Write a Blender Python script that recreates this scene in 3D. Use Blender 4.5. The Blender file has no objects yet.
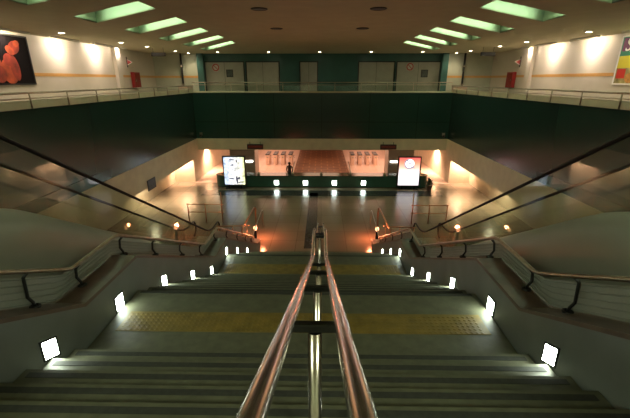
import bpy, bmesh, math, random
from mathutils import Vector, Matrix
random.seed(7)
S = bpy.context.scene
COL = S.collection
PI = math.pi
EYE = 7.42                      # the eye sits 7.42 m above the lower concourse floor (z = 0)
UP = 6.0                        # upper (gallery) floor
CEIL = 9.77

# ------------------------------------------------------------------ materials
def _new(name):
    m = bpy.data.materials.new(name); m.use_nodes = True
    nt = m.node_tree
    return m, nt, nt.nodes['Principled BSDF']

def mat(name, col, rough=.5, metal=0., noise=0., scale=6., bump=0., spec=.5, bscale=None):
    m, nt, b = _new(name)
    b.inputs['Base Color'].default_value = (*col, 1)
    b.inputs['Roughness'].default_value = rough
    b.inputs['Metallic'].default_value = metal
    b.inputs['Specular IOR Level'].default_value = spec
    if noise or bump:
        tc = nt.nodes.new('ShaderNodeTexCoord')
        n = nt.nodes.new('ShaderNodeTexNoise'); n.inputs['Scale'].default_value = scale
        n.inputs['Detail'].default_value = 5
        nt.links.new(tc.outputs['Object'], n.inputs['Vector'])
        if noise:
            r = nt.nodes.new('ShaderNodeValToRGB')
            r.color_ramp.elements[0].position = .3; r.color_ramp.elements[1].position = .7
            r.color_ramp.elements[0].color = (*[c*(1-noise) for c in col], 1)
            r.color_ramp.elements[1].color = (*[min(1, c*(1+noise)) for c in col], 1)
            nt.links.new(n.outputs['Fac'], r.inputs['Fac'])
            nt.links.new(r.outputs['Color'], b.inputs['Base Color'])
        if bump:
            bp = nt.nodes.new('ShaderNodeBump'); bp.inputs['Strength'].default_value = bump
            bp.inputs['Distance'].default_value = .01
            nt.links.new(n.outputs['Fac'], bp.inputs['Height'])
            nt.links.new(bp.outputs['Normal'], b.inputs['Normal'])
    return m

def tiles(name, c1, c2, mortar, w, h, rough=.3, offset=.0, msize=.012, rot=None, spec=.5):
    m, nt, b = _new(name)
    tc = nt.nodes.new('ShaderNodeTexCoord'); mp = nt.nodes.new('ShaderNodeMapping')
    if rot: mp.inputs['Rotation'].default_value = rot
    br = nt.nodes.new('ShaderNodeTexBrick')
    br.offset = offset
    br.inputs['Color1'].default_value = (*c1, 1); br.inputs['Color2'].default_value = (*c2, 1)
    br.inputs['Mortar'].default_value = (*mortar, 1)
    br.inputs['Scale'].default_value = 1; br.inputs['Mortar Size'].default_value = msize
    br.inputs['Brick Width'].default_value = w; br.inputs['Row Height'].default_value = h
    nt.links.new(tc.outputs['Object'], mp.inputs['Vector'])
    nt.links.new(mp.outputs['Vector'], br.inputs['Vector'])
    nt.links.new(br.outputs['Color'], b.inputs['Base Color'])
    n = nt.nodes.new('ShaderNodeTexNoise'); n.inputs['Scale'].default_value = 3; n.inputs['Detail'].default_value = 4
    nt.links.new(tc.outputs['Object'], n.inputs['Vector'])
    mr = nt.nodes.new('ShaderNodeMapRange')
    mr.inputs['To Min'].default_value = rough*.75; mr.inputs['To Max'].default_value = rough*1.3
    nt.links.new(n.outputs['Fac'], mr.inputs['Value']); nt.links.new(mr.outputs['Result'], b.inputs['Roughness'])
    b.inputs['Specular IOR Level'].default_value = spec
    return m

def emit(name, col, strength, base=None):
    m, nt, b = _new(name)
    b.inputs['Base Color'].default_value = (*(base or col), 1)
    b.inputs['Emission Color'].default_value = (*col, 1)
    b.inputs['Emission Strength'].default_value = strength
    b.inputs['Roughness'].default_value = .4
    return m

def glass(name, tint, alpha=.12):
    m, nt, b = _new(name)
    nt.nodes.remove(b)
    out = nt.nodes['Material Output']
    tr = nt.nodes.new('ShaderNodeBsdfTransparent'); tr.inputs['Color'].default_value = (*tint, 1)
    gl = nt.nodes.new('ShaderNodeBsdfGlossy'); gl.inputs['Roughness'].default_value = .03
    lw = nt.nodes.new('ShaderNodeLayerWeight'); lw.inputs['Blend'].default_value = .5
    pw = nt.nodes.new('ShaderNodeMath'); pw.operation = 'POWER'; pw.inputs[1].default_value = 3.5
    fr = nt.nodes.new('ShaderNodeMath'); fr.operation = 'MULTIPLY_ADD'; fr.inputs[1].default_value = .55; fr.inputs[2].default_value = .03
    nt.links.new(lw.outputs['Facing'], pw.inputs[0]); nt.links.new(pw.outputs[0], fr.inputs[0])
    mx = nt.nodes.new('ShaderNodeMixShader')
    nt.links.new(fr.outputs[0], mx.inputs['Fac'])
    nt.links.new(tr.outputs['BSDF'], mx.inputs[1]); nt.links.new(gl.outputs['BSDF'], mx.inputs[2])
    nt.links.new(mx.outputs['Shader'], out.inputs['Surface'])
    return m

M = {}
M['floor'] = tiles('floor tile', (.25, .205, .145), (.22, .18, .125), (.12, .10, .07), 1.2, 1.2, .22, msize=.01)
M['floor_dark'] = mat('dark floor tile', (.05, .052, .045), .25, noise=.2)
M['floor_pink'] = tiles('pink floor tile', (.60, .44, .35), (.56, .41, .33), (.4, .27, .2), .6, .6, .3)
M['floor_brown'] = tiles('brown floor brick', (.10, .044, .022), (.14, .06, .03), (.26, .13, .065), 1.1, .7, .45, offset=.5, msize=.05)
M['floor_up'] = tiles('gallery floor tile', (.32, .3, .24), (.3, .28, .22), (.2, .19, .16), .6, .6, .35)
M['ceiling'] = mat('ceiling paint', (.50, .46, .31), .85, noise=.05, scale=1.5)
M['cream'] = mat('cream wall panel', (.60, .54, .45), .55, noise=.04, scale=1.2)
M['cream_low'] = mat('cream stone', (.58, .52, .38), .5, noise=.08, scale=2)
M['cream_dim'] = mat('green grey wall panel', (.42, .44, .34), .5, noise=.05, scale=1.5)
M['stripe'] = mat('orange stripe paint', (.62, .33, .10), .5, noise=.05)
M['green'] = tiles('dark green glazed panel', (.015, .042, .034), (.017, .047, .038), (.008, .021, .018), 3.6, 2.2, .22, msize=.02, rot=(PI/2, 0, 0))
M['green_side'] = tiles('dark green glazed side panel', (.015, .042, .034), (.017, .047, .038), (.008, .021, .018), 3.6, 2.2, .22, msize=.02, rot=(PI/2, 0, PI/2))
M['teal'] = mat('teal wall panel', (.03, .11, .092), .4, noise=.1, scale=1)
M['doorgrey'] = mat('grey door panel', (.30, .31, .25), .45, noise=.06, scale=2)
M['darkmetal'] = mat('dark metal', (.03, .03, .028), .4, .6)
M['black'] = mat('black plastic', (.012, .012, .012), .45)
M['rubber'] = mat('black handrail rubber', (.006, .006, .006), .6, spec=.2)
M['steel'] = mat('brushed steel', (.52, .47, .41), .2, 1., noise=.04, scale=30)
M['steel_worn'] = mat('worn steel', (.42, .36, .28), .3, 1., noise=.15, scale=14)
M['copper'] = mat('coppery metal', (.50, .25, .14), .32, 1., noise=.1, scale=10)
M['stair'] = mat('stair stone', (.10, .102, .064), .55, noise=.18, scale=9, bump=.15)
M['grip'] = mat('dark stair grip', (.035, .037, .03), .75, noise=.2, scale=20)
M['yellow'] = mat('yellow tactile paving', (.19, .13, .022), .55, noise=.25, scale=7)
M['curb'] = mat('grey stair wall', (.165, .18, .165), .5, noise=.08, scale=3)
M['coping'] = mat('brown coping stone', (.11, .068, .045), .35, noise=.25, scale=5)
M['clad'] = mat('grey escalator cladding', (.40, .42, .35), .42, .1, noise=.05, scale=1.5)
M['rib'] = mat('grey metal bar', (.24, .25, .205), .5, .1)
M['ribpanel'] = mat('grey ribbed panel', (.27, .28, .23), .5, .1, noise=.05)
M['step'] = mat('escalator step metal', (.05, .05, .045), .45, .7, noise=.2, scale=30)
M['skirt'] = mat('escalator skirt', (.07, .075, .065), .4, .6)
M['red'] = mat('red paint', (.26, .015, .012), .4, noise=.1)
M['redsign'] = mat('red sign face', (.35, .04, .03), .4)
M['white'] = mat('white paint', (.75, .74, .7), .5)
M['trough'] = mat('pale green white lining', (.52, .66, .48), .6)
M['glass'] = glass('clear glass', (.90, .94, .90))
M['lamp_green'] = emit('fluorescent tube', (.85, 1., .72), 3.4)
M['lamp_warm'] = emit('warm lamp lens', (1., .86, .62), 18.)
M['lamp_step'] = emit('step light lens', (.88, 1., .84), 15.)
M['lamp_low'] = emit('counter light lens', (.85, 1., .92), 7.)
M['lamp_orange'] = emit('orange lamp lens', (1., .40, .18), 2.)
M['lamp_bar'] = emit('white bar lamp', (1., .95, .85), 4.)
M['off'] = mat('unlit lens', (.02, .016, .012), .3)

# ------------------------------------------------------------------ mesh helper
class MB:
    def __init__(s): s.v = []; s.f = []; s.mi = []; s.sm = []
    def add(s, vs, fs, mi=0, smooth=False):
        o = len(s.v); s.v += [tuple(v) for v in vs]
        for f in fs: s.f.append([i+o for i in f]); s.mi.append(mi); s.sm.append(smooth)
        return s
    def box(s, x0, x1, y0, y1, z0, z1, mi=0):
        vs = [(x, y, z) for z in (z0, z1) for y in (y0, y1) for x in (x0, x1)]
        return s.add(vs, [(0, 2, 3, 1), (4, 5, 7, 6), (0, 1, 5, 4), (2, 6, 7, 3), (0, 4, 6, 2), (1, 3, 7, 5)], mi)
    def tube(s, pts, r, n=10, mi=0, caps=True, closed=False):
        pts = [Vector(p) for p in pts]; rs = r if isinstance(r, (list, tuple)) else [r]*len(pts)
        vs = []; k = len(pts); up = None
        for i, p in enumerate(pts):
            a = pts[i-1] if (i > 0 or closed) else p; b = pts[(i+1) % k] if (i < k-1 or closed) else p
            t = (b-a).normalized()
            if up is None:
                ref = Vector((0, 0, 1)) if abs(t.z) < .9 else Vector((1, 0, 0))
                u = t.cross(ref).normalized()
            else:
                u = (up - t*up.dot(t)).normalized()
            up = u; w = t.cross(u)
            for j in range(n):
                q = 2*PI*j/n
                vs.append(p + (u*math.cos(q)+w*math.sin(q))*rs[i])
        fs = []
        for i in range(k if closed else k-1):
            for j in range(n):
                a, b = i*n+j, i*n+(j+1) % n; c, d = ((i+1) % k)*n+(j+1) % n, ((i+1) % k)*n+j
                fs.append((a, b, c, d))
        s.add(vs, fs, mi, True)
        if caps and not closed:
            o = len(s.v)-len(vs)
            s.f.append([o+j for j in range(n)][::-1]); s.mi.append(mi); s.sm.append(False)
            s.f.append([o+(k-1)*n+j for j in range(n)]); s.mi.append(mi); s.sm.append(False)
        return s
    def loft(s, rows, mi=0, smooth=False, close=False):
        n = len(rows[0]); vs = [p for r in rows for p in r]; fs = []
        for i in range(len(rows)-1):
            for j in range(n if close else n-1):
                fs.append((i*n+j, i*n+(j+1) % n, (i+1)*n+(j+1) % n, (i+1)*n+j))
        s.add(vs, fs, mi, smooth)
        if close:
            s.add(rows[0], [tuple(range(n))[::-1]], mi); s.add(rows[-1], [tuple(range(n))], mi)
        return s
    def lathe(s, c, prof, n=16, mi=0):
        rows = [[(c[0]+r*math.cos(2*PI*j/n), c[1]+r*math.sin(2*PI*j/n), c[2]+z) for j in range(n)] for r, z in prof]
        return s.loft(rows, mi, True, True)
    def poly(s, pts, mi=0): return s.add(pts, [tuple(range(len(pts)))], mi)
    def prism(s, pts, d, mi=0):
        d = Vector(d); n = len(pts); a = [Vector(p) for p in pts]; b = [p+d for p in a]
        s.add(a+b, [tuple(range(n))[::-1], tuple(range(n, 2*n))]+[(i, (i+1) % n, n+(i+1) % n, n+i) for i in range(n)], mi)
        return s
    def build(s, name, mats, parent=None, loc=None, bevel=0, seg=2):
        mats = mats if isinstance(mats, (list, tuple)) else [mats]
        org = Vector(loc) if loc is not None else (WORLD[parent] if parent else Vector((0, 0, 0)))
        me = bpy.data.meshes.new(name)
        me.from_pydata([Vector(v)-org for v in s.v], [], s.f)
        for m in mats: me.materials.append(m)
        for p, mi, sm in zip(me.polygons, s.mi, s.sm): p.material_index = mi; p.use_smooth = sm
        bm = bmesh.new(); bm.from_mesh(me)
        bmesh.ops.remove_doubles(bm, verts=bm.verts, dist=1e-5)
        bmesh.ops.recalc_face_normals(bm, faces=bm.faces)
        bm.to_mesh(me); bm.free()
        o = bpy.data.objects.new(name, me); COL.objects.link(o)
        if parent:
            o.parent = parent; o.location = org - WORLD[parent]
        else: o.location = org
        WORLD[o] = org
        if bevel:
            b = o.modifiers.new('bevel', 'BEVEL'); b.width = bevel; b.segments = seg; b.limit_method = 'ANGLE'
        return o
WORLD = {}

def tag(o, label, cat, group=None):
    o['label'] = label; o['category'] = cat
    if group: o['group'] = group
    return o
def thing(name, loc, label, cat, group=None):
    o = bpy.data.objects.new(name, None); o.empty_display_size = .1
    o.location = loc; COL.objects.link(o); WORLD[o] = Vector(loc)
    return tag(o, label, cat, group)
def struct(name, mb, m, bevel=0):
    o = mb.build(name, m, bevel=bevel); o['kind'] = 'structure'; return o
def dup(root, loc, label, group=None):
    r = root.copy(); COL.objects.link(r); r.location = loc; r['label'] = label
    if group: r['group'] = group
    for ch in root.children:
        c = ch.copy(); COL.objects.link(c); c.parent = r
        for g in ch.children:
            d = g.copy(); COL.objects.link(d); d.parent = c
    return r
def light(kind, loc, power, col, size=.1, rot=None, spot=None, blend=.6, aim=None, sy=None):
    l = bpy.data.lights.new(kind.lower()+'_light', kind); l.energy = power; l.color = col
    if kind == 'AREA':
        l.size = size
        if sy: l.shape = 'RECTANGLE'; l.size_y = sy
    else: l.shadow_soft_size = size
    if kind == 'SPOT': l.spot_size = spot or 2.0; l.spot_blend = blend
    o = bpy.data.objects.new(kind.lower()+'_light', l); COL.objects.link(o); o.location = loc
    if aim is not None: o.rotation_euler = (Vector(aim)-Vector(loc)).to_track_quat('-Z', 'Y').to_euler()
    elif rot: o.rotation_euler = rot
    return o
WARM = (1, .80, .55); PINK = (1, .56, .38); GREENISH = (.72, 1, .68)
SIDE = {-1: 'left', 1: 'right'}

# ------------------------------------------------------------------ stair profile
N1, N2, N3 = 10, 11, 16          # treads in the three flights
R = .1465; T = .321; T2 = .332
L1z = UP - (N1+1)*R
Y0 = .22                          # top nosing
YA = Y0 + N1*T; YB = 4.95         # first landing
R2 = .158
L2z = L1z - (N2+1)*R2
YC = YB + N2*T2; YD = 10.1        # second landing
YE = YD + N3*T
R3 = L2z/(N3+1)
def piecewise(P, y):
    for (a, za), (b, zb) in zip(P, P[1:]):
        if a <= y <= b: return za+(zb-za)*(y-a)/(b-a)
    return 0
def sprof(y): return piecewise([(-9, UP), (Y0, UP), (YA+.02, L1z), (YB, L1z), (YC, L2z), (YD, L2z), (YE, 0), (60, 0)], y)     # nosing line of the steps
def prof(y): return piecewise([(-9, UP), (.54, UP), (3.77, L1z), (5.05, L1z), (8.9, L2z), (YD, L2z), (YE, 0), (60, 0)], y)    # line the parapets and side rails follow

# ------------------------------------------------------------------ the setting
XW = 9.65; XG = 16.0; YF = 29.1; YBACK = 38.0
G0, G1 = 3.14, 6.57               # dark green wall
B_SIDE, B_FAR = 1.75, 2.27        # underside of the cream band
struct('floor', MB().box(-16, 16, -6, 48, -.2, 0), M['floor'])
mb = MB().box(-3.3, 3.3, -6, Y0+.03, UP-.3, UP)
for s in (-1, 1):
    a, b = sorted((s*3.3, s*XW)); mb.box(a, b, -6, 2.6, UP-.3, UP)
struct('floor_upper', mb, M['floor_up'])
for s in (-1, 1):
    n = SIDE[s]
    a, b = sorted((s*(XW+.12), s*(XG+.2)))
    struct('floor_gallery_'+n, MB().box(a, b, -6, YBACK, 2.3, UP), M['floor_up'])
    a, b = sorted((s*XW, s*(XW+.12)))
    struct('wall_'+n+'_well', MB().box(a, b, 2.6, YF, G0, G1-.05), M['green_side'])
    struct('trim_1' if s < 0 else 'trim_2', MB().box(min(s*(XW-.02), s*(XW+.14)), max(s*(XW-.02), s*(XW+.14)), 2.6, YF-.02, B_SIDE, G0), M['cream_low'])
    a, b = sorted((s*(XW-.06), s*(XW+.3)))
    struct('trim_3' if s < 0 else 'trim_4', MB().box(a, b, 2.6, YF, G1-.05, G1+.2), M['cream_low'], bevel=.02)
    a, b = sorted((s*XG, s*(XG+.2)))
    struct('wall_'+n, MB().box(a, b, -6, YBACK, UP, CEIL+.6), M['cream'])
    a, b = sorted((s*(XG-.015), s*XG))
    struct('trim_5' if s < 0 else 'trim_6', MB().box(a, b, 21.9, YBACK, 7.62, 7.80), M['stripe'])
    a, b = sorted((s*(XG-.25), s*XG))
    struct('trim_7' if s < 0 else 'trim_8', MB().box(a, b, 30.6, 31.3, UP, CEIL), M['cream'])
    # lower storey: side wall, and the pier whose corner shows under the band
    a, b = sorted((s*11.2, s*11.4))
    struct('wall_'+n+'_lower', MB().box(a, b, -6, 27.8, 0, 2.3), M['cream_low'])
    a, b = sorted((s*9.65, s*16))
    struct('wall_'+n+'_pier', MB().box(a, b, 27.8, 48, 0, 2.27), M['cream_low'])
    a, b = sorted((s*11.6, s*16))
    struct('wall_back_'+n, MB().box(a, b, YBACK-.08, YBACK+.05, UP, CEIL), M['cream_dim'])
    a, b = sorted((s*11.6, s*16))
    struct('trim_9' if s < 0 else 'trim_10', MB().box(a, b, YBACK-.10, YBACK-.08, 7.62, 7.80), M['stripe'])
    a, b = sorted((s*11.15, s*11.75))
    struct('trim_11' if s < 0 else 'trim_12', MB().box(a, b, YBACK-.5, YBACK, UP, CEIL), M['teal'], bevel=.03)
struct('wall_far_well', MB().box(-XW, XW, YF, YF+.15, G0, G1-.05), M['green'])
struct('trim_13', MB().box(-XW, XW, YF-.02, YF+.2, B_FAR, G0), M['cream_low'])
struct('trim_14', MB().box(-XW, XW, YF-.04, YF+.3, G1-.05, G1+.06), M['cream_low'], bevel=.02)
struct('floor_gallery_far', MB().box(-XW-.12, XW+.12, YF+.15, YBACK+.2, 2.3, UP), M['floor_up'])
struct('wall_back', MB().box(-16.2, 16.2, YBACK, YBACK+.2, UP, CEIL+.6), M['teal'])
for s in (-1, 1):
    a, b = sorted((s*9.78, s*16)); struct('ceiling_lower_'+SIDE[s], MB().box(a, b, -6, 38, 2.27, 2.3), M['cream_low'])
struct('ceiling_lower_far', MB().box(-9.77, 9.77, YF+.2, 38, 2.27, 2.3), M['cream_low'])
struct('wall_back_lower', MB().box(-16, 16, 48, 48.2, 0, 2.4), M['floor_pink'])
struct('ceiling_lower', MB().box(-16, 16, YBACK, 48, 2.3, 2.5), M['cream_low'])
struct('wall_front', MB().box(-16.2, 16.2, -6.2, -6, 0, CEIL+.6), M['cream_dim'])
struct('wall_front_lower', MB().box(-11.3, -3.42, 2.4, 2.6, 0, UP-.3).box(3.42, 11.3, 2.4, 2.6, 0, UP-.3), M['cream_dim'])

# lower floor inlays
struct('trim_15', MB().box(-.80, -.22, 15.9, 25.0, 0, .004), M['floor_dark'])
struct('trim_16', MB().box(-8.2, 8.2, 24.3, 25.6, 0, .004), M['floor_dark'])
struct('floor_concourse_centre', MB().box(-2.35, 2.35, 27.6, 48, 0, .012), M['floor_brown'])
for s in (-1, 1):
    a, b = sorted((s*2.35, s*9.65))
    struct('floor_concourse_'+SIDE[s], MB().box(a, b, 27.6, 48, 0, .008), M['floor_pink'])

# ceiling with twelve slanting light recesses cut through it
TX0, TX1, XO = 5.6, 9.6, -.2
TR = [(13.2+3.2*k, 14.55+3.2*k, 16.2+4.05*k, 17.9+4.05*k) for k in range(-1, 5)]  # inner y0,y1, outer y0,y1
mb = MB()
zc = CEIL
def quad(mb, p): mb.add([(x, y, zc) for x, y in p]+[(x, y, zc+.04) for x, y in p],
                        [(0, 1, 2, 3), (7, 6, 5, 4), (0, 4, 5, 1), (1, 5, 6, 2), (2, 6, 7, 3), (3, 7, 4, 0)])
quad(mb, [(XO-TX0, -6), (XO+TX0, -6), (XO+TX0, YBACK), (XO-TX0, YBACK)])
for s in (-1, 1):
    quad(mb, [(XO+s*TX1, -6), (s*16, -6), (s*16, YBACK), (XO+s*TX1, YBACK)])
    pi_, po = -6, -6
    for (i0, i1, o0, o1) in TR+[(YBACK, 0, YBACK, 0)]:
        quad(mb, [(XO+s*TX0, pi_), (XO+s*TX0, i0), (XO+s*TX1, o0), (XO+s*TX1, po)])
        pi_, po = i1, o1
struct('ceiling', mb, M['ceiling'])
struct('ceiling_slab', MB().box(-16.2, 16.2, -6.2, YBACK+.2, CEIL+.62, CEIL+.8), M['ceiling'])

ORD = ['nearest', 'second', 'third', 'fourth', 'fifth', 'farthest']
for s in (-1, 1):
    for k, (i0, i1, o0, o1) in enumerate(TR):
        c = (XO+s*7.5, (i0+i1+o0+o1)/4, CEIL)
        lab = f'slanting green-white ceiling light recess, {ORD[k]} in the {SIDE[s]} row'
        t = thing('ceiling_light_recess', c, lab, 'ceiling light', 'slanting light recesses in the ceiling')
        q = [(s*TX0+XO, i0), (s*TX1+XO, o0), (s*TX1+XO, o1), (s*TX0+XO, i1)]
        mb = MB()
        h = .42
        for j in range(4):
            a, b = q[j], q[(j+1) % 4]
            mb.add([(*a, CEIL), (*b, CEIL), (*b, CEIL+h), (*a, CEIL+h)], [(0, 1, 2, 3)])
        mb.add([(*p, CEIL+h) for p in q], [(0, 1, 2, 3)])
        mb.build('housing', M['trough'], t)
        for f in (.38, .62):
            pa = Vector((XO+s*(TX0+.35), i0+(i1-i0)*f+.25, CEIL+h-.07)); pb = Vector((XO+s*(TX1-.35), o0+(o1-o0)*f-.25, CEIL+h-.07))
            tb = MB().tube([pa, pb], .035, 8).build('fluorescent_tube', M['lamp_green'], t)
            d = (pb-pa).normalized()
            for p, g in ((pa, 1), (pb, -1)): MB().tube([p-d*g*.06, p+d*g*.02], .05, 8).build('lamp_holder', M['white'], tb)

# ------------------------------------------------------------------ back wall doors, signs
DOORS = [(-11.1, -7.45), (-7.15, -4.1), (-2.05, -.45), (3.5, 6.8), (7.1, 11.1)]
for i, (a, b) in enumerate(DOORS):
    d = struct(f'door_{i+1}', MB().box(a, b, YBACK-.06, YBACK-.001, UP, 9.0), M['doorgrey'], bevel=.01)
    m = (a+b)/2
    MB().box(m-.012, m+.012, YBACK-.068, YBACK-.055, UP, 9.0).build('door_gap', M['black'], d)
    MB().box(a-.08, a, YBACK-.1, YBACK, UP, 9.08).box(b, b+.08, YBACK-.1, YBACK, UP, 9.08).box(a, b, YBACK-.1, YBACK, 9.0, 9.08).build('door_frame', M['darkmetal'], d)
    MB().box(m-.2, m-.06, YBACK-.12, YBACK-.06, 7.0, 7.05).build('door_handle', M['steel'], d)
def round_sign(x, z, lab):
    t = thing('prohibition_sign', (x, YBACK-.07, z), lab, 'sign', 'round red signs on the far doors')
    n = 28
    ring = MB(); rows = []
    for r in (.24, .34): rows.append([(x+r*math.cos(2*PI*j/n), YBACK-.075, z+r*math.sin(2*PI*j/n)) for j in range(n+1)])
    ring.loft(rows); a = PI/4; u = Vector((math.cos(a), 0, -math.sin(a))); w = Vector((math.sin(a), 0, math.cos(a))); c = Vector((x, YBACK-.075, z))
    ring.add([c-u*.25-w*.035, c+u*.25-w*.035, c+u*.25+w*.035, c-u*.25+w*.035], [(0, 1, 2, 3)])
    MB().prism([(x+.37*math.cos(2*PI*j/n), YBACK-.062, z+.37*math.sin(2*PI*j/n)) for j in range(n)], (0, -.01, 0)).build('sign_plate', mat('sign plate', (.45, .42, .36), .5), t)
    ring.build('red_ring', M['redsign'], t)
round_sign(-10.1, 8.55, 'round red prohibition sign on the leftmost grey door of the back wall')
round_sign(8.3, 8.6, 'round red prohibition sign on the rightmost grey door of the back wall')
for x, z, lab in ((-8.8, 8.02, 'small dark square notice on the leftmost grey back door'), (9.7, 8.0, 'small dark square notice on the rightmost grey back door')):
    t = thing('notice_board', (x, YBACK-.07, z), lab, 'notice', 'dark notices on the far doors')
    MB().box(x-.32, x+.32, YBACK-.085, YBACK-.062, z-.34, z+.34).build('frame', M['darkmetal'], t)
    MB().box(x-.26, x+.26, YBACK-.09, YBACK-.084, z-.28, z+.28).build('panel', mat('dark notice face', (.05, .07, .06), .4, noise=.5, scale=5), t)
for s in (-1, 1):
    # standing pipe with cover, cabinet by the parapet corner, hanging sign
    x = s*13.3
    t = thing('wall_pipe', (x, YBACK-.3, UP), f'dark vertical pipe at the back wall, {SIDE[s]} of the {SIDE[s]} teal pillar', 'pipe', 'dark pipes on the back wall')
    MB().tube([(x, YBACK-.25, UP), (x, YBACK-.25, CEIL)], .09, 10).build('pipe', M['darkmetal'], t)
    for z in (7.0, 8.6): MB().box(x-.13, x+.13, YBACK-.36, YBACK-.08, z, z+.08).build('bracket', M['steel_worn'], t)
    x = s*11.6
    t = thing('litter_bin', (x, 33.4, UP), f'pale pinkish bin on the gallery beside the {SIDE[s]} teal pillar', 'bin', 'pale bins on the far gallery')
    MB().box(x-.55, x+.55, 33.1, 33.7, UP, UP+.9).build('body', mat('pale pink metal', (.55, .40, .32), .5), t, bevel=.04)
    MB().box(x-.58, x+.58, 33.07, 33.73, UP+.9, UP+.98).build('lid', mat('dull pink metal', (.48, .36, .29), .5), t, bevel=.02)
    x = s*12.6
    t = thing('hanging_sign', (x, 31.0, CEIL), f'dark sign box hanging from the gallery ceiling on the far {SIDE[s]}', 'sign', 'dark signs hanging over the galleries')
    MB().box(x-.55, x+.55, 30.94, 31.06, 9.15, 9.42).build('sign_box', M['black'], t, bevel=.02)
    for q in (-.4, .4): MB().tube([(x+q, 31, 9.4), (x+q, 31, CEIL)], .015, 6).build('rod', M['darkmetal'], t)
    # fire hose cabinet and the red sign over it
    w = s*XG
    w -= s*.004
    t = thing('fire_cabinet', (w, 33.6, 6.75), f'red fire hose cabinet on the {SIDE[s]} gallery wall', 'cabinet', 'red fire cabinets')
    a, b = sorted((w-s*.28, w)); MB().box(a, b, 33.05, 34.15, 6.75, 8.05).build('body', M['red'], t, bevel=.02)
    a, b = sorted((w-s*.30, w-s*.28)); MB().box(a, b, 33.12, 34.08, 6.82, 7.98).build('door', mat('dark red glass door', (.22, .012, .01), .2), t)
    a, b = sorted((w-s*.33, w-s*.30)); MB().box(a, b, 33.2, 33.26, 7.3, 7.5).build('handle', M['steel'], t)
    a, b = sorted((w-s*.6, w-s*.02)); w = s*XG
    t = thing('fire_sign', (w, 32.7, 8.75), f'red triangular sign jutting from the {SIDE[s]} wall above the red cabinet', 'sign', 'red wall signs')
    MB().prism([(w, 32.7, 8.55), (w, 32.7, 9.05), (w-s*.5, 32.7, 8.8)], (0, .03, 0)).build('plate', M['white'], t)
    MB().prism([(w-s*.05, 32.69, 8.62), (w-s*.05, 32.69, 8.98), (w-s*.4, 32.69, 8.8)], (0, .05, 0)).build('red_panel', M['redsign'], t)
    MB().box(min(w, w-s*.04), max(w, w-s*.04), 32.66, 32.76, 8.4, 9.2).build('bracket', M['darkmetal'], t)

# ------------------------------------------------------------------ advertising boards on the gallery walls
def board(s, y0, y1, z0, z1, lab):
    w = s*XG; t = thing('advertising_poster', (w, (y0+y1)/2, z0), lab, 'poster')
    def bx(mb, d0, d1, a, b, c, d, mi=0):
        p, q = sorted((w-s*d0, w-s*d1)); mb.box(p, q, a, b, c, d, mi); return mb
    fr = MB(); f = .07
    bx(fr, .01, .09, y0, y1, z0, z0+f); bx(fr, .01, .09, y0, y1, z1-f, z1); bx(fr, .01, .09, y0, y0+f, z0+f, z1-f); bx(fr, .01, .09, y1-f, y1, z0+f, z1-f)
    return t, fr, bx
t, fr, bx = board(-1, 17.6, 21.8, 7.18, 9.62, 'large black poster with an orange-red bare figure on the left gallery wall')
fr.build('frame', M['black'], t)
bx(MB(), .01, .06, 17.67, 21.73, 7.25, 9.55).build('backing', mat('black poster paper', (.008, .006, .006), .9, spec=.08), t)
fig = MB()
def blob(mb, cy, cz, ry, rz, rot=0, mi=0, n=22, x=-XG+.066):
    pts = []
    for j in range(n):
        q = 2*PI*j/n; u, v = ry*math.cos(q), rz*math.sin(q)
        pts.append((x, cy+u*math.cos(rot)-v*math.sin(rot), cz+u*math.sin(rot)+v*math.cos(rot)))
    mb.poly(pts, mi)
blob(fig, 20.75, 9.0, .42, .30, .5, 1); blob(fig, 20.95, 9.2, .22, .16, .3, 0, x=-XG+.07); blob(fig, 20.45, 8.85, .3, .2, -.5, 0, x=-XG+.072)
blob(fig, 20.15, 7.85, .55, .62, 0, 0); blob(fig, 20.55, 8.0, .3, .62, .1, 1, x=-XG+.07); blob(fig, 20.2, 8.4, .32, .3, .2, 1, x=-XG+.074)
blob(fig, 19.3, 8.2, .42, .55, .1, 0); blob(fig, 19.45, 7.7, .45, .42, 0, 1, x=-XG+.07); blob(fig, 18.9, 8.8, .4, .3, .3, 0, x=-XG+.071)
fig.build('figure', [mat('orange poster ink', (.30, .05, .015), .5, noise=.5, scale=3), mat('red poster ink', (.20, .022, .01), .5, noise=.5, scale=3)], t)

t, fr, bx = board(1, 17.7, 22.0, 7.18, 9.62, 'colourful food poster headed by a white letter S, on the right gallery wall')
fr.build('frame', M['white'], t)
bx(MB(), .01, .06, 17.77, 21.93, 8.62, 9.55).build('green_panel', mat('green poster ink', (.02, .20, .11), .5), t)
bx(MB(), .01, .06, 17.77, 21.93, 8.02, 8.62).build('yellow_panel', mat('yellow poster ink', (.62, .55, .03), .5), t)
bx(MB(), .01, .06, 17.77, 21.93, 7.25, 8.02).build('lower_panel', mat('olive poster ink', (.30, .26, .10), .5, noise=.5, scale=4), t)
bx(MB(), .06, .064, 21.05, 21.85, 8.85, 9.5).build('purple_square', mat('purple poster ink', (.13, .02, .10), .5), t)
bx(MB(), .06, .064, 21.25, 21.85, 7.5, 7.98).build('red_jar', mat('jar red ink', (.50, .03, .015), .5), t)
fd = MB(); blob(fd, 20.9, 7.52, .3, .25, 0, 0, x=XG-.066); blob(fd, 20.3, 7.9, .55, .6, .2, 1, x=XG-.064); blob(fd, 19.3, 7.75, .6, .42, 0, 0, x=XG-.066)
fd.build('food_picture', [mat('brown poster ink', (.45, .22, .05), .5, noise=.4, scale=5), mat('grey poster ink', (.45, .42, .38), .5, noise=.2)], t)
cu = bpy.data.curves.new('letter_curve', 'FONT'); cu.body = 'S'; cu.size = .95; cu.extrude = .004; cu.shear = .2
to = bpy.data.objects.new('tmp_letter', cu); COL.objects.link(to)
bpy.context.view_layer.update()
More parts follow.
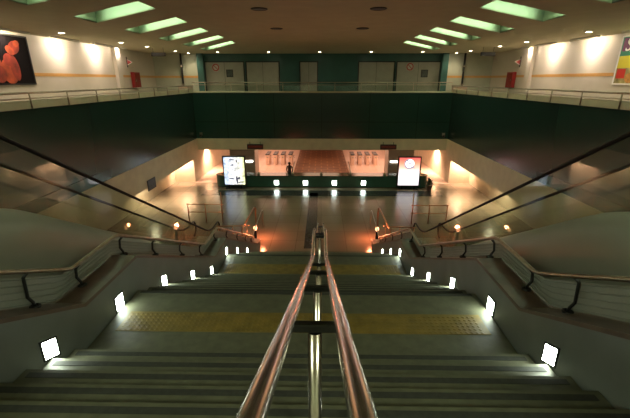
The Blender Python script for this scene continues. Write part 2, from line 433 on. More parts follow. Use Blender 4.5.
me = bpy.data.meshes.new_from_object(to.evaluated_get(bpy.context.evaluated_depsgraph_get()))
bpy.data.objects.remove(to)
lo = bpy.data.objects.new('letter', me); me.materials.append(M['white']); COL.objects.link(lo); lo.parent = t
lo.matrix_local = Matrix.Translation(Vector((XG-.074, 21.68, 8.86))-WORLD[t]) @ Matrix(((0, 0, -1, 0), (-1, 0, 0, 0), (0, 1, 0, 0), (0, 0, 0, 1)))
MB().tube([(XG-.07, y, z) for y, z in ((21.25, 8.82), (20.9, 8.9), (20.5, 8.86), (20.0, 8.98), (19.5, 9.0), (18.9, 8.9))], [.03, .07, .06, .09, .07, .02], 8).build('white_swash', M['white'], t)

# ------------------------------------------------------------------ gallery railings
def railing(pts, n_post, lab, z0, zt=7.02, glass_on=False):
    a, b = Vector(pts[0]), Vector(pts[1])
    t = thing('gallery_railing', (a+b)/2, lab, 'railing', 'railings round the gallery')
    L = (b-a)
    for z, r in ((zt, .032), (zt-.17, .02)):
        MB().tube([(a.x, a.y, z), (b.x, b.y, z)], r, 8).build('rail', M['steel_worn'], t)
    for i in range(n_post):
        p = a+L*(i+.5)/n_post
        MB().tube([(p.x, p.y, z0), (p.x, p.y, zt)], .026, 8).build('post', M['steel_worn'], t)
    if glass_on:
        for i in range(n_post-1):
            p, q = a+L*(i+.52)/n_post, a+L*(i+1.48)/n_post
            mb = MB(); d = .006
            n = L.normalized().cross(Vector((0, 0, 1)))*d
            mb.prism([(p.x, p.y, z0+.03), (q.x, q.y, z0+.03), (q.x, q.y, zt-.2), (p.x, p.y, zt-.2)], n)
            mb.build('glass_panel', M['glass'], t)
for s in (-1, 1):
    railing([(s*(XW-.083), 4, 0), (s*(XW-.083), YF-.1, 0)], 13, f'steel rail on posts along the {SIDE[s]} gallery parapet', G1-.04)
railing([(-XW, YF+.13, 0), (XW, YF+.13, 0)], 10, 'steel and glass railing on the far gallery parapet', G1+.06, 7.25, True)

# ------------------------------------------------------------------ ceiling spot lights
def downlight(x, y, lab, on=True, group=None, r=.14):
    t = thing('recessed_downlight', (x, y, CEIL), lab, 'ceiling light', group)
    MB().lathe((x, y, CEIL-.03), [(r, .03), (r+.06, .03), (r+.06, .01), (r+.02, 0), (r, 0), (r, .03)], 18).build('ring', M['white'] if on else M['darkmetal'], t)
    MB().lathe((x, y, CEIL-.02), [(.001, .01), (r*.98, .01), (r*.98, 0), (r*.6, -.006), (.001, -.008)], 18).build('lens', M['lamp_warm'] if on else M['off'], t)
for y, nm in ((14.6, 'nearer'), (19.9, 'farther')):
    for x in (-2.2, 1.95):
        downlight(x, y, f'dark unlit round downlight in the middle ceiling, {nm} pair, {"left" if x < 0 else "right"}', False, 'unlit round downlights', .24)
for x, nm in ((-9.2, 'leftmost'), (-4.7, 'second from left'), (-.2, 'middle'), (4.3, 'fourth from left'), (8.8, 'rightmost')):
    downlight(x, 35.6, f'lit downlight before the far teal wall, {nm} of the row of five', True, 'row of downlights at the far wall', .15)
    light('SPOT', (x, 35.6, CEIL-.08), 28, WARM, .1, (0, 0, 0), 2.0, .8)
PS = [(13.7, 21.4, 'first'), (13.3, 26.8, 'second'), (13.0, 30.0, 'third'), (12.6, 34.6, 'fourth'), (12.2, 36.9, 'fifth')]
for s in (-1, 1):
    for x, y, nm in PS:
        downlight(s*x, y, f'lit round downlight over the {SIDE[s]} gallery, {nm} from the camera', True, 'downlights over the side galleries', .15)
        light('SPOT', (s*x, y, CEIL-.08), 60, WARM, .1, (0, 0, 0), 2.2, .8)
    for y, nm in ((15.6, 'first'), (20.0, 'second'), (24.2, 'third'), (28.2, 'fourth'), (30.95, 'fifth')):
        x = s*15.3
        t = thing('wall_washer', (x, y, CEIL), f'slim wall-washing lamp strip at the ceiling edge of the {SIDE[s]} gallery, {nm} from the camera', 'ceiling light', 'wall washers')
        hl = 1.2 if y < 30 else .5
        MB().box(x-.1, x+.1, y-hl, y+hl, CEIL-.07, CEIL).build('housing', M['white'], t, bevel=.01)
        MB().box(min(x+s*.1, x+s*.11), max(x+s*.1, x+s*.11), y-hl+.03, y+hl-.03, CEIL-.06, CEIL-.01).build('lens', M['lamp_warm'], t)
        p = 260 if y < 30 else 120
        light('AREA', (s*15.7, y, CEIL-.085), p*.16, (1, .82, .69), .1, None, aim=(s*15.98, y, CEIL-.6), sy=2.3 if y < 30 else .9)

# ------------------------------------------------------------------ staircase
st = thing('staircase', (0, 8, 0), 'wide dark stone staircase descending in three flights to the lower floor', 'stairs')
XR = 2.315
def tread(y, z, w=2.785, tn=T):
    o = MB().box(-w, XR, y, y+tn+.03, z-.34, z).build('step', M['stair'], st)
    grip(o, y+tn, z)
def grip(o, y, z): MB().box(-2.72, XR-.065, y-.075, y-.012, z, z+.004).build('grip_strip', M['grip'], o)
for k in range(N1):
    y = Y0+k*T; z = UP-(k+1)*R; tread(y, z)
grip(MB().box(-2.785, XR, YA, YB, L1z-.4, L1z).build('landing', M['stair'], st), YB, L1z)
for k in range(N2):
    y = YB+k*T2; z = L1z-(k+1)*R2; tread(y, z, tn=T2)
grip(MB().box(-2.785, XR, YC, YD, L2z-.4, L2z).build('landing', M['stair'], st), YD, L2z)
for k in range(N3):
    y = YD+k*T; z = L2z-(k+1)*R3; tread(y, z)
def tactile(y0, y1, z):
    mb = MB().box(-2.62, XR-.165, y0, y1, z-.01, z+.006)
    ny = int((y1-y0)/.065); nx = int(4.73/.065)
    for i in range(nx):
        for j in range(ny):
            x, y = -2.6+.065*(i+.5), y0+.065*(j+.5)
            a = [(x+.022*math.cos(q*PI/3), y+.022*math.sin(q*PI/3), z+.006) for q in range(6)]
            b = [(x+.013*math.cos(q*PI/3), y+.013*math.sin(q*PI/3), z+.0105) for q in range(6)]
            mb.add(a+b, [(q, (q+1) % 6, 6+(q+1) % 6, 6+q) for q in range(6)]+[(6, 7, 8, 9, 10, 11)], 0)
    o = mb.build('tactile_strip', M['yellow'], st); o['label'] = 'mustard yellow studded tactile strip'
tactile(3.98, 4.40, L1z); tactile(8.95, 9.5, L2z)

DX = -.47                         # the right side of the stairs lies nearer the lens
# parapets at the stair sides with their step lights
def samples(a, b, n):
    ys = {a, b, .54, 3.77, 5.05, 8.9, YD, YE}
    ys |= {a+(b-a)*i/n for i in range(n+1)}
    return sorted(y for y in ys if a <= y <= b)
LIGHTS = [(3.15, 2.63), (4.46, 2.92), (5.87, 3.39), (7.22, 4.02), (8.52, 4.60), (10.04, 4.79), (11.36, 5.39), (12.9, 6.12)]
ORD8 = ['nearest the camera', 'second from the camera', 'third from the camera', 'fourth from the camera', 'fifth from the camera', 'sixth from the camera', 'seventh from the camera', 'farthest from the camera']
for s in (-1, 1):
    n = SIDE[s]
    c = thing('stair_parapet', (s*3.05, 7.5, 0), f'low grey wall with brown coping along the {n} side of the stairs', 'parapet')
    ys = samples(-.6, YE+.55, 24)
    def clampz(z): return max(z, .0)
    rows = [[(s*2.8, y, clampz(prof(y)-.75)), (s*2.8, y, prof(y)+.50), (s*3.28, y, prof(y)+.50), (s*3.28, y, clampz(prof(y)-.75))] for y in ys]
    MB().loft(rows, close=True).build('body', M['curb'], c)
    rows = [[(s*2.77, y, prof(y)+.50), (s*2.77, y, prof(y)+.545), (s*3.33, y, prof(y)+.545), (s*3.33, y, prof(y)+.50)] for y in ys]
    MB().loft(rows, close=True).build('coping', M['coping'], c)
    for i, (y, h) in enumerate(LIGHTS):
        z = max(EYE-h, sprof(y)+.11)
        x = s*2.8
        t = thing('step_light', (x, y, z), f'glowing white square step light in the {n} stair wall, {ORD8[i]}', 'step light', 'step lights in the stair walls')
        lz = (sprof(y+.12)-sprof(y-.12))                     # the panel leans with the flight
        def P(dx, dy, dz): return (x-s*dx, y+dy, z+dz+lz*dy/.24*.8)
        w, hh = .092, .10
        fr = MB()
        for (a, b, e, f) in ((-w-.02, w+.02, hh, hh+.02), (-w-.02, w+.02, -hh-.02, -hh), (-w-.02, -w, -hh, hh), (w, w+.02, -hh, hh)):
            fr.prism([P(.001, a, e), P(.001, b, e), P(.001, b, f), P(.001, a, f)], (-s*.011, 0, 0))
        fr.build('frame', M['darkmetal'], t)
        MB().prism([P(.002, -w, -hh), P(.002, w, -hh), P(.002, w, hh), P(.002, -w, hh)], (-s*.006, 0, 0)).build('lens', M['lamp_step'], t)

# centre handrail: two tubes on posts
ctr = thing('centre_handrail', (0, 7.5, 0), 'twin steel handrail on posts down the middle of the stairs', 'handrail')
RH = .97
CX = -.018
def rail_z(y): return piecewise([(-1, EYE-.457+1.41*.4286), (4.15, EYE-2.06), (5.1, EYE-2.06), (9.2, L2z+.97), (10.25, L2z+.97), (YE+.1, .97), (60, .97)], y)
def smooth_path(a, b, step=.16):
    out = []; y = a
    while y < b-1e-6:
        out.append((y, sum(rail_z(y+d) for d in (-.12, -.06, 0, .06, .12))/5)); y += step
    out.append((b, rail_z(b))); return out
path = smooth_path(.13, YE+.25)
for s in (-1, 1):
    MB().tube([(CX+s*.08, y, z) for y, z in path], .0215, 14).build('rail', M['steel'], ctr)
yl, zl = path[-1]
MB().tube([(CX+.08*math.cos(q*PI/8), yl+.08*math.sin(q*PI/8), zl) for q in range(9)], .0215, 14).build('end_loop', M['steel'], ctr)
for y in (1.02, 1.85, 2.7, YA+.1, YB-.05, 6.1, 7.2, 8.2, YC+.1, YD-.05, 11.3, 12.5, 13.7, YE+.1):
    zb = sprof(y)-.12
    z = rail_z(y)
    p = MB().tube([(CX, y, zb), (CX, y, z-.05)], .023, 12).build('post', M['steel'], ctr)
    MB().box(CX-.08, CX+.08, y-.014, y+.014, z-.05, z-.018).build('cross_piece', M['darkmetal'], p, bevel=.006)

# side handrails on curved posts with horizontal bars behind
for s in (-1, 1):
    n = SIDE[s]
    t = thing('side_handrail', (s*3.06, 8, 0), f'steel handrail on short curved posts along the {n} stair parapet', 'handrail')
    HR = .87
    pts = []
    y = .2
    def hprof(q): return prof(min(q-.22, 3.87)) if q < 4.25 else prof(q)
    while y < YE+.2:
        pts.append((s*3.02, y, sum(hprof(y+d) for d in (-.06, -.03, 0, .03, .06))/5+HR)); y += .1
    pts += [(s*3.02, YE+.5, 1.0), (s*3.02, 16.6, 1.08), (s*3.05, 18.0, 1.1), (s*3.06, 18.3, 1.04), (s*3.06, 18.42, .9), (s*3.06, 18.4, .4), (s*3.06, 18.4, 0)]
    MB().tube(pts, .026, 10).build('handrail', M['steel_worn'], t)
    for y in (1.2, 2.3, 3.38, 4.15, 5.2, 6.2, 7.4, 8.6, 9.9, 11.2, 12.6, 14.0, 15.2):
        z = prof(y); zt = hprof(y)+HR-.02; zb = z+.54
        q = MB().tube([(s*3.05, y+.02, zb), (s*3.06, y+.02, zb+.06), (s*3.085, y, zb+.13), (s*3.065, y-.01, zt-.05), (s*3.025, y, zt)], .017, 8).build('post', M['darkmetal'], t)
        MB().lathe((s*3.05, y+.02, zb), [(.055, 0), (.055, .02), (.03, .03), (.03, 0)], 12).build('foot', M['darkmetal'], q)
    yy = [.2+.1*q for q in range(int((YE-.2)/.1))]
    lo_ = lambda q: prof(q)+.565
    hi_ = lambda q: hprof(q)+HR-.075
    rows = [[(s*3.125, q, lo_(q)), (s*3.125, q, hi_(q)), (s*3.135, q, hi_(q)), (s*3.135, q, lo_(q))] for q in yy]
    MB().loft(rows, close=True).build('infill_panel', M['ribpanel'], t)
    for k in range(5):
        f = (k+.3)/4.6
        MB().tube([(s*3.118, q, lo_(q)+(hi_(q)-lo_(q))*f) for q in yy[::2]], .009, 6).build('infill_bar', M['rib'], t)
    # short barrier between stair foot and escalator, and a second one beyond
    b = thing('floor_barrier', (s*4.1, 16.1, 0), f'short copper-coloured barrier between stair foot and {n} escalator', 'barrier', 'copper barriers on the lower floor')
    MB().tube([(s*3.34, 16.1, 1.05), (s*4.85, 16.1, 1.0)], .03, 8).build('top_rail', M['copper'], b)
    MB().tube([(s*3.34, 16.1, .55), (s*4.85, 16.1, .55)], .02, 8).build('lower_rail', M['copper'], b)
    for x in (3.45, 4.1, 4.75): MB().tube([(s*x, 16.1, 0), (s*x, 16.1, 1.02)], .025, 8).build('post', M['copper'], b)
    b = thing('floor_barrier', (s*6.0, 19.2, 0), f'tall thin copper-coloured barrier on the lower floor beyond the {n} escalator', 'barrier', 'copper barriers on the lower floor')
    MB().tube([(s*5.3, 19.2, 1.05), (s*7.3, 19.2, 1.05)], .025, 8).build('top_rail', M['copper'], b)
    MB().tube([(s*5.3, 19.2, .6), (s*7.3, 19.2, .6)], .02, 8).build('lower_rail', M['copper'], b)
    for x, hh in ((5.4, 1.75), (6.3, 1.1), (7.25, 1.1)): MB().tube([(s*x, 19.2, 0), (s*x, 19.2, hh)], .03, 8).build('post', M['copper'], b)
    b = thing('end_rail', (s*3.6, 17, 0), f'copper-coloured sloping end rail standing at the {n} stair foot', 'handrail', 'copper end rails at the stair foot')
    MB().tube([(s*3.62, 15.9, 0), (s*3.62, 15.9, .9), (s*3.6, 16.0, 1.0), (s*3.45, 18.2, 1.22), (s*3.43, 18.35, 1.15), (s*3.43, 18.4, .9), (s*3.43, 18.4, 0)], .035, 10).build('rail', M['copper'], b)
    # orange lamp on a little pillar at the stair foot
    b = thing('bollard_lamp', (s*3.1, 16.35, 0), f'small orange glowing lamp post at the {n} stair foot', 'lamp', 'orange lamps at the stair foot')
    MB().box(s*3.1-.06, s*3.1+.06, 16.29, 16.41, 0, .72).build('post', M['darkmetal'], b, bevel=.01)
    MB().lathe((s*3.1, 16.35, .72), [(.001, .2), (.06, .18), (.085, .1), (.06, .02), (.04, 0), (.001, 0)], 14).build('lamp_globe', M['lamp_orange'], b)
    light('POINT', (s*2.9+(DX if s > 0 else 0), 17.0, .7), 34, (1, .24, .10), .08)

# ------------------------------------------------------------------ escalators
SL = math.tan(math.radians(30))
ya, yb = 5.06, 15.5
def hr_z(y):
    top, bot = 7.0, .97
    def raw(q): return top if q < ya else (bot if q > yb else top-(q-ya)*(top-bot)/(yb-ya))
    return sum(raw(y+d*.1) for d in range(-6, 7))/13
def deck_z(y): return hr_z(y)-1.24
for s in (-1, 1):
    n = SIDE[s]
    e = thing('escalator', (s*5.55, 10, 0), f'escalator with glass sides and black handrails, {n} of the stairs', 'escalator', 'escalators beside the stairs')
    Yt, Yb = 2.9, 16.9
    ys = [Yt+(Yb-Yt)*i/70 for i in range(71)]
    # outer cladding with a rounded shoulder, near and far side
    rows = []
    for y in ys:
        z = deck_z(y)
        rows.append([(s*x, y, max(z+dz, .003)) for x, dz in ((5.0, -.1), (4.97, 0), (4.80, -.005), (4.66, -.04), (4.54, -.12), (4.46, -.24), (4.42, -.40), (4.40, -.62), (4.40, -2.4), (5.0, -2.4))])
    MB().loft(rows, 0, True, True).build('near_cladding', M['clad'], e)
    rows = [[(s*x, y, max(deck_z(y)+dz, .003)) for x, dz in ((6.15, -.1), (6.18, 0), (6.4, -.01), (6.5, -.1), (6.55, -.4), (6.55, -1.6), (6.15, -1.6))] for y in ys]
    MB().loft(rows, 0, True, True).build('far_cladding', M['clad'], e)
    rows = [[(s*5.0, y, max(deck_z(y)-1.2, .003)), (s*6.15, y, max(deck_z(y)-1.2, .003))] for y in ys]
    MB().loft(rows).build('underside', M['skirt'], e)
    for x0, side in ((5.0, 1), (6.15, -1)):
        rows = [[(s*(x0+side*.012), y, deck_z(y)-.02), (s*(x0+side*.012), y, max(deck_z(y)-.35, .003))] for y in ys]
        MB().loft(rows).build('skirt_panel', M['skirt'], e)
    for x0 in (4.985, 6.165):
        rg = []
        R_ = .36
        gy = [y for y in ys if Yt+.3 <= y <= Yb-.1]
        rows = [[(s*(x0-.006), y, deck_z(y)), (s*(x0+.006), y, deck_z(y)), (s*(x0+.006), y, hr_z(y)-.02), (s*(x0-.006), y, hr_z(y)-.02)] for y in gy]
        MB().loft(rows, close=True).build('glass_side', M['glass'], e)
        hp = [(s*x0, y, hr_z(y)) for y in gy]
        zt, zb = hr_z(gy[0]), hr_z(gy[-1])
        up = [(s*x0, gy[0]-R_*math.sin(q*PI/10), zt-R_+R_*math.cos(q*PI/10)) for q in range(10, 0, -1)]
        dn = [(s*x0, gy[-1]+R_*math.sin(q*PI/10), zb-R_+R_*math.cos(q*PI/10)) for q in range(1, 11)]
        MB().tube(up+hp+dn, .035, 10).build('handrail', M['rubber'], e)
        # rounded glass newel
        MB().prism([(s*(x0-.006), p[1], p[2]) for p in [(0, gy[-1]-.01, zb-.02)]+dn[:-1]+[(0, gy[-1]-.01, zb-2*R_)]], (s*.012, 0, 0)).build('newel_glass', M['glass'], e)
    y = 4.72
    while y < 15.0:
        z = max(UP-(y-4.72)*(UP/(15.1-4.72)), .05)
        MB().box(min(s*5.03, s*6.12), max(s*5.03, s*6.12), y-.02, y+.385, max(z-.55, .002), max(z-.28, .03)).build('step', M['step'], e)
        y += .398
    for y0, y1, z in ((3.0, 4.7, UP), (15.05, 17.2, .02)):
        MB().box(min(s*5.03, s*6.12), max(s*5.03, s*6.12), y0, y1, z-.015, z+.006).build('landing_plate', M['steel_worn'], e)
        yy = y1 if z > 1 else y0
        MB().box(min(s*5.03, s*6.12), max(s*5.03, s*6.12), yy-.08, yy+.08, z+.006, z+.016).build('comb_plate', M['yellow'], e)

for o in list(COL.objects):
    if o.parent is None and o.name.split('.')[0] in ('stair_parapet', 'step_light', 'side_handrail', 'floor_barrier', 'end_rail', 'bollard_lamp', 'escalator') and o.location.x > 0:
        o.location.x += DX
        WORLD[o] = Vector(o.location)
# ------------------------------------------------------------------ lower concourse
ct = thing('counter', (0, 26.75, 0), 'long low dark green counter wall across the lower floor', 'counter')
pts = []
hw, th = 7.7, .45
out = []
for sx, a0 in ((1, -90), (-1, 90)):
    for q in range(9):
        a = math.radians(a0+180*q/8)
        out.append((sx*(hw-th)+th*math.cos(a), 26.8+th*math.sin(a)))
MB().prism([(x, y, .06) for x, y in out], (0, 0, .78)).build('body', mat('dark green counter panel', (.022, .11, .08), .35, noise=.1, scale=1), ct)
MB().prism([(x*1.004, 26.8+(y-26.8)*1.1, .84) for x, y in out], (0, 0, .05)).build('top', mat('green counter top', (.03, .09, .065), .25), ct)
MB().prism([(x*.998, 26.8+(y-26.8)*.9, 0) for x, y in out], (0, 0, .06)).build('plinth', M['black'], ct)
for x, nm in ((-3.25, 'leftmost'), (-1.15, 'second from left'), (.95, 'third from left'), (3.05, 'rightmost')):
    yf = 26.8-th
    t = thing('counter_light', (x, yf, .45), f'glowing white square light on the green counter front, {nm} of four', 'wall light', 'square lights on the counter')
    MB().box(x-.19, x+.19, yf-.02, yf-.001, .18, .56).build('frame', M['darkmetal'], t)
    MB().box(x-.155, x+.155, yf-.03, yf-.02, .215, .525).build('lens', M['lamp_low'], t)
for x in (-4.6, -2.1, 0, 2.1, 4.6):
    MB().lathe((x, 26.8, .892), [(.11, 0), (.11, .05), (.09, .1), (.05, .13), (.001, .14)], 12).build('top_dome', mat('pale dome', (.4, .38, .28), .4), ct)

def lightbox(x, y, lab):
    t = thing('advertising_lightbox', (x, y, 0), lab, 'lightbox')
    w, z0, z1 = .80, .22, 2.36
    fr = MB(); f = .07
    fr.box(x-w, x+w, y-.09, y+.09, z0, z0+f).box(x-w, x+w, y-.09, y+.09, z1-f, z1).box(x-w, x-w+f, y-.09, y+.09, z0+f, z1-f).box(x+w-f, x+w, y-.09, y+.09, z0+f, z1-f)
    fr.box(x-w+f, x+w-f, y+.0, y+.08, z0+f, z1-f)
    fr.build('frame', M['black'], t, bevel=.01)
    MB().box(x-.5, x-.38, y-.06, y+.06, 0, z0).box(x+.38, x+.5, y-.06, y+.06, 0, z0).box(x-.7, x+.7, y-.16, y+.16, 0, .04).build('stand', M['black'], t)
    return t, x-w+f, x+w-f, z0+f, z1-f
def screen_mat(name, stops, strength, noise=None):
    m, nt, b = _new(name)
    tc = nt.nodes.new('ShaderNodeTexCoord'); sp = nt.nodes.new('ShaderNodeSeparateXYZ'); r = nt.nodes.new('ShaderNodeValToRGB')
    nt.links.new(tc.outputs['Generated'], sp.inputs['Vector'])
    if noise:
        nt.links.new(sp.outputs['X'], r.inputs['Fac'])
    else: nt.links.new(sp.outputs['Z'], r.inputs['Fac'])
    r.color_ramp.elements[0].position = stops[0][0]; r.color_ramp.elements[0].color = (*stops[0][1], 1)
    r.color_ramp.elements[1].position = stops[-1][0]; r.color_ramp.elements[1].color = (*stops[-1][1], 1)
    for p, c in stops[1:-1]:
        el = r.color_ramp.elements.new(p); el.color = (*c, 1)
    col = r.outputs['Color']
    if noise:
        n = nt.nodes.new('ShaderNodeTexNoise'); n.inputs['Scale'].default_value = noise; n.inputs['Detail'].default_value = 3
        nt.links.new(tc.outputs['Object'], n.inputs['Vector'])
        mr = nt.nodes.new('ShaderNodeMapRange'); mr.inputs['From Min'].default_value = .35; mr.inputs['From Max'].default_value = .6
        mr.inputs['To Min'].default_value = .35; mr.inputs['To Max'].default_value = 1
        nt.links.new(n.outputs['Fac'], mr.inputs['Value'])
        mx = nt.nodes.new('ShaderNodeMix'); mx.data_type = 'RGBA'; mx.blend_type = 'MULTIPLY'; mx.inputs[0].default_value = 1
        nt.links.new(col, mx.inputs[6]); nt.links.new(mr.outputs['Result'], mx.inputs[7]); col = mx.outputs[2]
    nt.links.new(col, b.inputs['Emission Color']); b.inputs['Emission Strength'].default_value = strength
    b.inputs['Base Color'].default_value = (.1, .1, .1, 1); b.inputs['Roughness'].default_value = .3
    return m
LBY = 26.1
t, a, b, c, d = lightbox(-6.2, LBY, 'bright white and pale blue advertising lightbox before the left end of counter')
MB().box(a, b, LBY-.05, LBY-.001, c, d).build('screen', screen_mat('pale blue poster', [(0, (.55, .72, 1)), (.5, (1, 1, 1)), (.8, (1, 1, .8)), (1, (.95, 1, .45))], .6, 5), t)
def bl(mb, cx, cz, rx, rz, rot=0, n=16, y=LBY-.054):
    mb.poly([(cx+rx*math.cos(2*PI*j/n)*math.cos(rot)-rz*math.sin(2*PI*j/n)*math.sin(rot), y, cz+rx*math.cos(2*PI*j/n)*math.sin(rot)+rz*math.sin(2*PI*j/n)*math.cos(rot)) for j in range(n)])
    return mb
dk = emit('dark drawing ink', (.10, .10, .16), .3, (.05, .05, .05))
for q in ((-6.4, .72, .22, .05, -.1), (-6.05, .62, .07, .28, .1), (-5.9, .76, .12, .08, .5), (-5.75, .48, .25, .05, .1), (-6.3, 1.72, .09, .06), (-6.35, 2.1, .2, .04), (-6.0, 2.0, .05, .1)):
    bl(MB(), *q).build('drawn_shape', dk, t)
t, a, b, c, d = lightbox(6.2, LBY, 'glowing red and white advertising lightbox before the right end of counter')
MB().box(a, b, LBY-.05, LBY-.001, c, d).build('screen', screen_mat('red white poster', [(0, (.95, .85, .9)), (.45, (1, .95, .97)), (.62, (1, .55, .42)), (.8, (.95, .28, .16)), (1, (.8, .08, .08))], .6), t)
ink = MB(); bl(ink, 6.2, 1.85, .34, .34)
ink.build('white_disc', emit('pale disc ink', (1, .93, .95), .55), t)
ink = MB()
n = 24
rr = [[(6.2+r*math.cos(q), LBY-.056, 1.85+r*math.sin(q)) for q in [math.radians(100+240*j/n) for j in range(n+1)]] for r in (.30, .38)]
ink.loft(rr); bl(ink, 6.25, 1.9, .16, .04, .4, y=LBY-.057); bl(ink, 6.1, 2.05, .12, .04, -.3, y=LBY-.057); bl(ink, 6.42, 1.6, .22, .03, -.3, y=LBY-.058)
ink.build('grey_drawing', emit('grey drawing ink', (.35, .33, .45), .35), t)

# hanging dark displays under the far wall
for s in (-1, 1):
    x = s*5.15
    t = thing('hanging_display', (x, YF-.12, 2.7), f'dark hanging display with dull red strip above the {SIDE[s]} gates', 'display', 'dark displays under the far wall')
    MB().box(x-.62, x+.62, YF-.18, YF-.03, 2.35, 2.72).build('case', M['black'], t, bevel=.02)
    MB().box(x-.54, x+.54, YF-.19, YF-.18, 2.46, 2.62).build('red_strip', emit('dull red display', (.5, .05, .02), .03, (.02, .01, .01)), t)
    for q in (-.4, .4): MB().box(x+q-.02, x+q+.02, YF-.07, YF-.03, 2.7, 2.9).build('bracket', M['darkmetal'], t)
t = thing('wall_sign', (-XW+.02, 20.4, 1.9), 'small dark square sign on the left cream band', 'sign')
MB().box(-XW+.02, -XW+.06, 19.9, 20.9, 1.55, 2.15).build('panel', M['black'], t)
MB().box(-XW+.06, -XW+.065, 19.96, 20.84, 1.6, 2.1).build('face', mat('dark grey sign face', (.05, .045, .05), .4, noise=.3, scale=6), t)

# ticket gates
gm = mat('pink grey gate metal', (.66, .48, .38), .4, .0, noise=.05)
GX = (2.85, 3.55, 4.25, 4.95)
src = None
GN = ['innermost', 'second from the centre', 'third from the centre', 'outermost']
for s in (-1, 1):
    for i, x in enumerate(GX):
        lab = f'pale pinkish ticket gate with dark top, {SIDE[s]} group, {GN[i]}'
        if src is None:
            src = thing('ticket_gate', (s*x, 34.6, 0), lab, 'ticket gate', 'row of ticket gates')
            X = s*x
            MB().box(X-.16, X+.16, 34.0, 35.5, 0, .92).build('cabinet', gm, src, bevel=.03)
            MB().box(X-.19, X+.19, 33.97, 35.53, .92, 1.0).build('top', M['black'], src, bevel=.02)
            MB().box(X-.07, X+.07, 33.985, 34.0, .66, .76).build('reader', M['doorgrey'], src)
            MB().tube([(X+.16, 34.7, .75), (X+.36, 34.66, .55)], .018, 6).tube([(X+.16, 34.7, .75), (X+.38, 34.72, .78)], .018, 6).build('arm', M['steel'], src)
        else: dup(src, (s*x, 34.6, 0), lab)
# side booths with a white bar lamp
for s in (-1, 1):
    x = s*6.4
    t = thing('service_booth', (x, 30.6, 0), f'grey ribbed service booth beside the {SIDE[s]} ticket gates', 'booth', 'grey booths by the gates')
    bm = MB().box(x-1.0, x+1.0, 30.0, 31.8, 0, 2.1)
    for k in range(12): bm.box(x-1.02, x+1.02, 29.97, 30.0, .15+k*.16, .22+k*.16)
    bm.build('body', mat('grey booth panel', (.30, .27, .23), .5), t)
    MB().box(x-s*.55-.28, x-s*.55+.28, 29.93, 29.97, 1.12, 1.24).build('bar_lamp', M['lamp_bar'], t)
    MB().box(x-1.06, x+1.06, 29.94, 31.86, 2.1, 2.18).build('roof', M['darkmetal'], t)
    # low glass-side rail edging the brown floor strip
    x = s*2.42
    t = thing('floor_edge_rail', (x, 31, 0), f'low pale studded rail along the {SIDE[s]} edge of the brown floor', 'rail', 'rails beside the brown floor')
    MB().tube([(x, 28.2, .42), (x, 33.6, .42)], .03, 8).build('rail', M['steel'], t)
    for k in range(9): MB().tube([(x, 28.4+k*.63, .012), (x, 28.4+k*.63, .42)], .025, 6).build('post', M['white'], t)
# potted plant by the right lightbox
t = thing('potted_plant', (7.62, 25.75, 0), 'dark leafy potted plant beside the red lightbox', 'plant')
MB().lathe((7.62, 25.75, 0), [(.001, 0), (.17, 0), (.24, .4), (.26, .42), (.22, .42), (.001, .36)], 14).build('pot', M['coping'], t)
lv = MB()
for i in range(46):
    a = random.uniform(0, 2*PI); el = random.uniform(.15, 1.45); L = random.uniform(.35, .72)
    d = Vector((math.cos(a)*math.cos(el), math.sin(a)*math.cos(el), math.sin(el)))
    p0 = Vector((7.62, 25.75, .38)); w = d.cross(Vector((0, 0, 1))).normalized()*.055; mid = p0+d*L*.6+Vector((0, 0, .05)); tip = p0+d*L-Vector((0, 0, .08))
    lv.add([p0, mid-w, tip, mid+w, mid+Vector((0, 0, .015))], [(0, 1, 4), (1, 2, 4), (2, 3, 4), (3, 0, 4)])
lv.build('leaves', mat('dark leaf', (.02, .05, .015), .4, noise=.3), t)

# person behind the counter
pr = thing('person', (-2.4, 27.6, 0), 'person in dark clothes standing behind the green counter', 'person')
def skin_mesh(name, verts, edges, radii, m, parent):
    o0 = WORLD[parent]
    me = bpy.data.meshes.new(name); me.from_pydata([Vector(v) for v in verts], edges, []); me.materials.append(m)
    o = bpy.data.objects.new(name, me); COL.objects.link(o); o.parent = parent; WORLD[o] = o0
    md = o.modifiers.new('skin', 'SKIN')
    for v, r in zip(me.skin_vertices[0].data, radii): v.radius = (r, r) if not isinstance(r, tuple) else r
    me.skin_vertices[0].data[0].use_root = True
    md.use_smooth_shade = True
    sb = o.modifiers.new('sub', 'SUBSURF'); sb.levels = sb.render_levels = 2
    return o
V = [(0, 0, .93), (0, 0, 1.12), (0, 0, 1.32), (0, 0, 1.42), (0, .0, 1.50), (0, -.02, 1.58), (0, -.02, 1.68),
     (.09, 0, .86), (.10, -.01, .48), (.10, .02, .09), (.10, -.13, .05),
     (-.09, 0, .86), (-.10, .01, .48), (-.10, .04, .09), (-.10, -.11, .05),
     (.19, 0, 1.38), (.24, .02, 1.12), (.23, -.10, .90), (.23, -.14, .82),
     (-.19, 0, 1.38), (-.24, .02, 1.12), (-.18, -.16, 1.0), (-.14, -.24, .97)]
E = [(0, 1), (1, 2), (2, 3), (3, 4), (4, 5), (5, 6), (0, 7), (7, 8), (8, 9), (9, 10), (0, 11), (11, 12), (12, 13), (13, 14), (3, 15), (15, 16), (16, 17), (17, 18), (3, 19), (19, 20), (20, 21), (21, 22)]
Rr = [(.16, .11), (.145, .10), (.17, .11), (.12, .09), .055, (.075, .095), (.06, .075), .085, .06, .045, .04, .085, .06, .045, .04, .06, .05, .04, .035, .06, .05, .04, .035]
pr.scale = (.93, .93, .93)
skin_mesh('body', V, E, Rr, mat('dark clothing and skin', (.06, .035, .03), .7, noise=.3, scale=5), pr)
MB().lathe((-2.4, 27.59, 1.60), [(.10, -.03), (.108, .03), (.10, .09), (.06, .135), (.001, .15)], 14).build('hair', mat('dark hair', (.012, .009, .008), .5), pr)

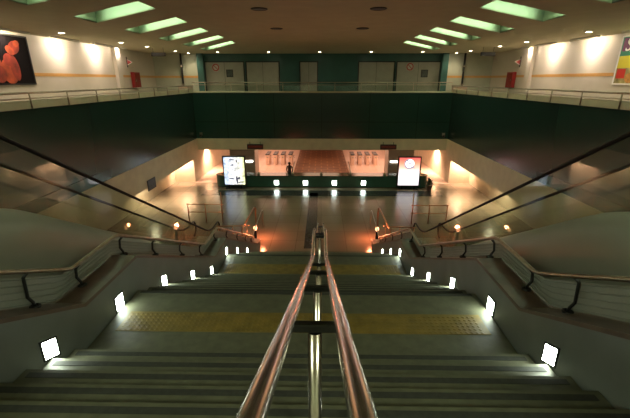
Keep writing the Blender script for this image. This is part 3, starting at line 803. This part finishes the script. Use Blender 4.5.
# small dome fittings on the green far wall corners
for s in (-1, 1):
    x = s*(XW-.35)
    t = thing('dome_camera', (x, YF, 3.5), f'small dome camera low on the green far wall, {SIDE[s]} corner', 'camera', 'dome cameras in the well corners')
    MB().box(x-.1, x+.1, YF-.06, YF-.001, 3.4, 3.6).build('mount', M['steel_worn'], t)
    MB().lathe((x, YF-.14, 3.36), [(.001, -.09), (.06, -.07), (.095, 0), (.1, .05), (.1, .09), (.001, .09)], 12).build('dome', M['off'], t)

# ------------------------------------------------------------------ lamps under the galleries
for s in (-1, 1):
    for (x, y, p, ax, ay) in ((9.15, 31.2, 220, 9.65, 31.2), (10.45, 27.35, 150, 10.45, 27.8), (10.6, 22.0, 100, 10.2, 22.0)):
        zc_ = 2.18 if y > 29 else 1.9 if False else 2.18
        t = thing('soffit_lamp', (s*x, y, 2.27), f'small warm soffit lamp under the {SIDE[s]} gallery, ' + {31.2: 'behind the far wall', 27.35: 'at the pier corner', 22.0: 'nearest the stairs'}[y], 'ceiling light', 'warm lamps under the galleries')
        MB().lathe((s*x, y, 2.2), [(.1, .07), (.1, 0), (.08, -.01), (.001, -.01), (.001, .07)], 14).build('lamp', M['lamp_warm'], t)
        light('SPOT', (s*x, y, 2.15), p*2.0, (1, .60, .42) if y > 25 else (1, .78, .52), .06, None, 2.3, .9, aim=(s*ax, ay, 1.1))
    light('AREA', (s*5.2, 33.5, 2.2), 110, PINK, 4.5, (0, 0, 0), sy=7)
    light('AREA', (s*5.2, 42, 2.2), 60, PINK, 4.5, (0, 0, 0), sy=7)
light('AREA', (0, 33, 2.2), 40, (1, .6, .38), 3, (0, 0, 0), sy=7)
# unseen fill lamps added behind the camera to brighten upper floor and stairs
for x in (-4, 4): light('AREA', (x, -3, CEIL-.05), 120, (.9, 1, .70), 1.5, (0, 0, 0))

# ------------------------------------------------------------------ world, camera, view
w = bpy.data.worlds.new('world'); S.world = w; w.use_nodes = True
w.node_tree.nodes['Background'].inputs['Color'].default_value = (.02, .02, .016, 1)
w.node_tree.nodes['Background'].inputs['Strength'].default_value = .5
cam = bpy.data.cameras.new('camera'); co = bpy.data.objects.new('camera', cam); COL.objects.link(co)
cam.sensor_width = 36; cam.lens = 375/630*36; cam.clip_start = .05; cam.clip_end = 200
pitch = math.atan(129/375)
co.location = (0, 0, EYE); co.rotation_euler = (PI/2-pitch, 0, math.atan(6.5/375))
S.camera = co
S.view_settings.view_transform = 'Standard'; S.view_settings.look = 'None'
S.view_settings.exposure = 1.5; S.view_settings.gamma = 1; S.view_settings.use_curve_mapping = False
S.cycles.use_denoising = True
S.cycles.max_bounces = 8; S.cycles.diffuse_bounces = 4; S.cycles.glossy_bounces = 4; S.cycles.transparent_max_bounces = 12
S.cycles.caustics_reflective = False; S.cycles.caustics_refractive = False
S.cycles.sample_clamp_indirect = 4
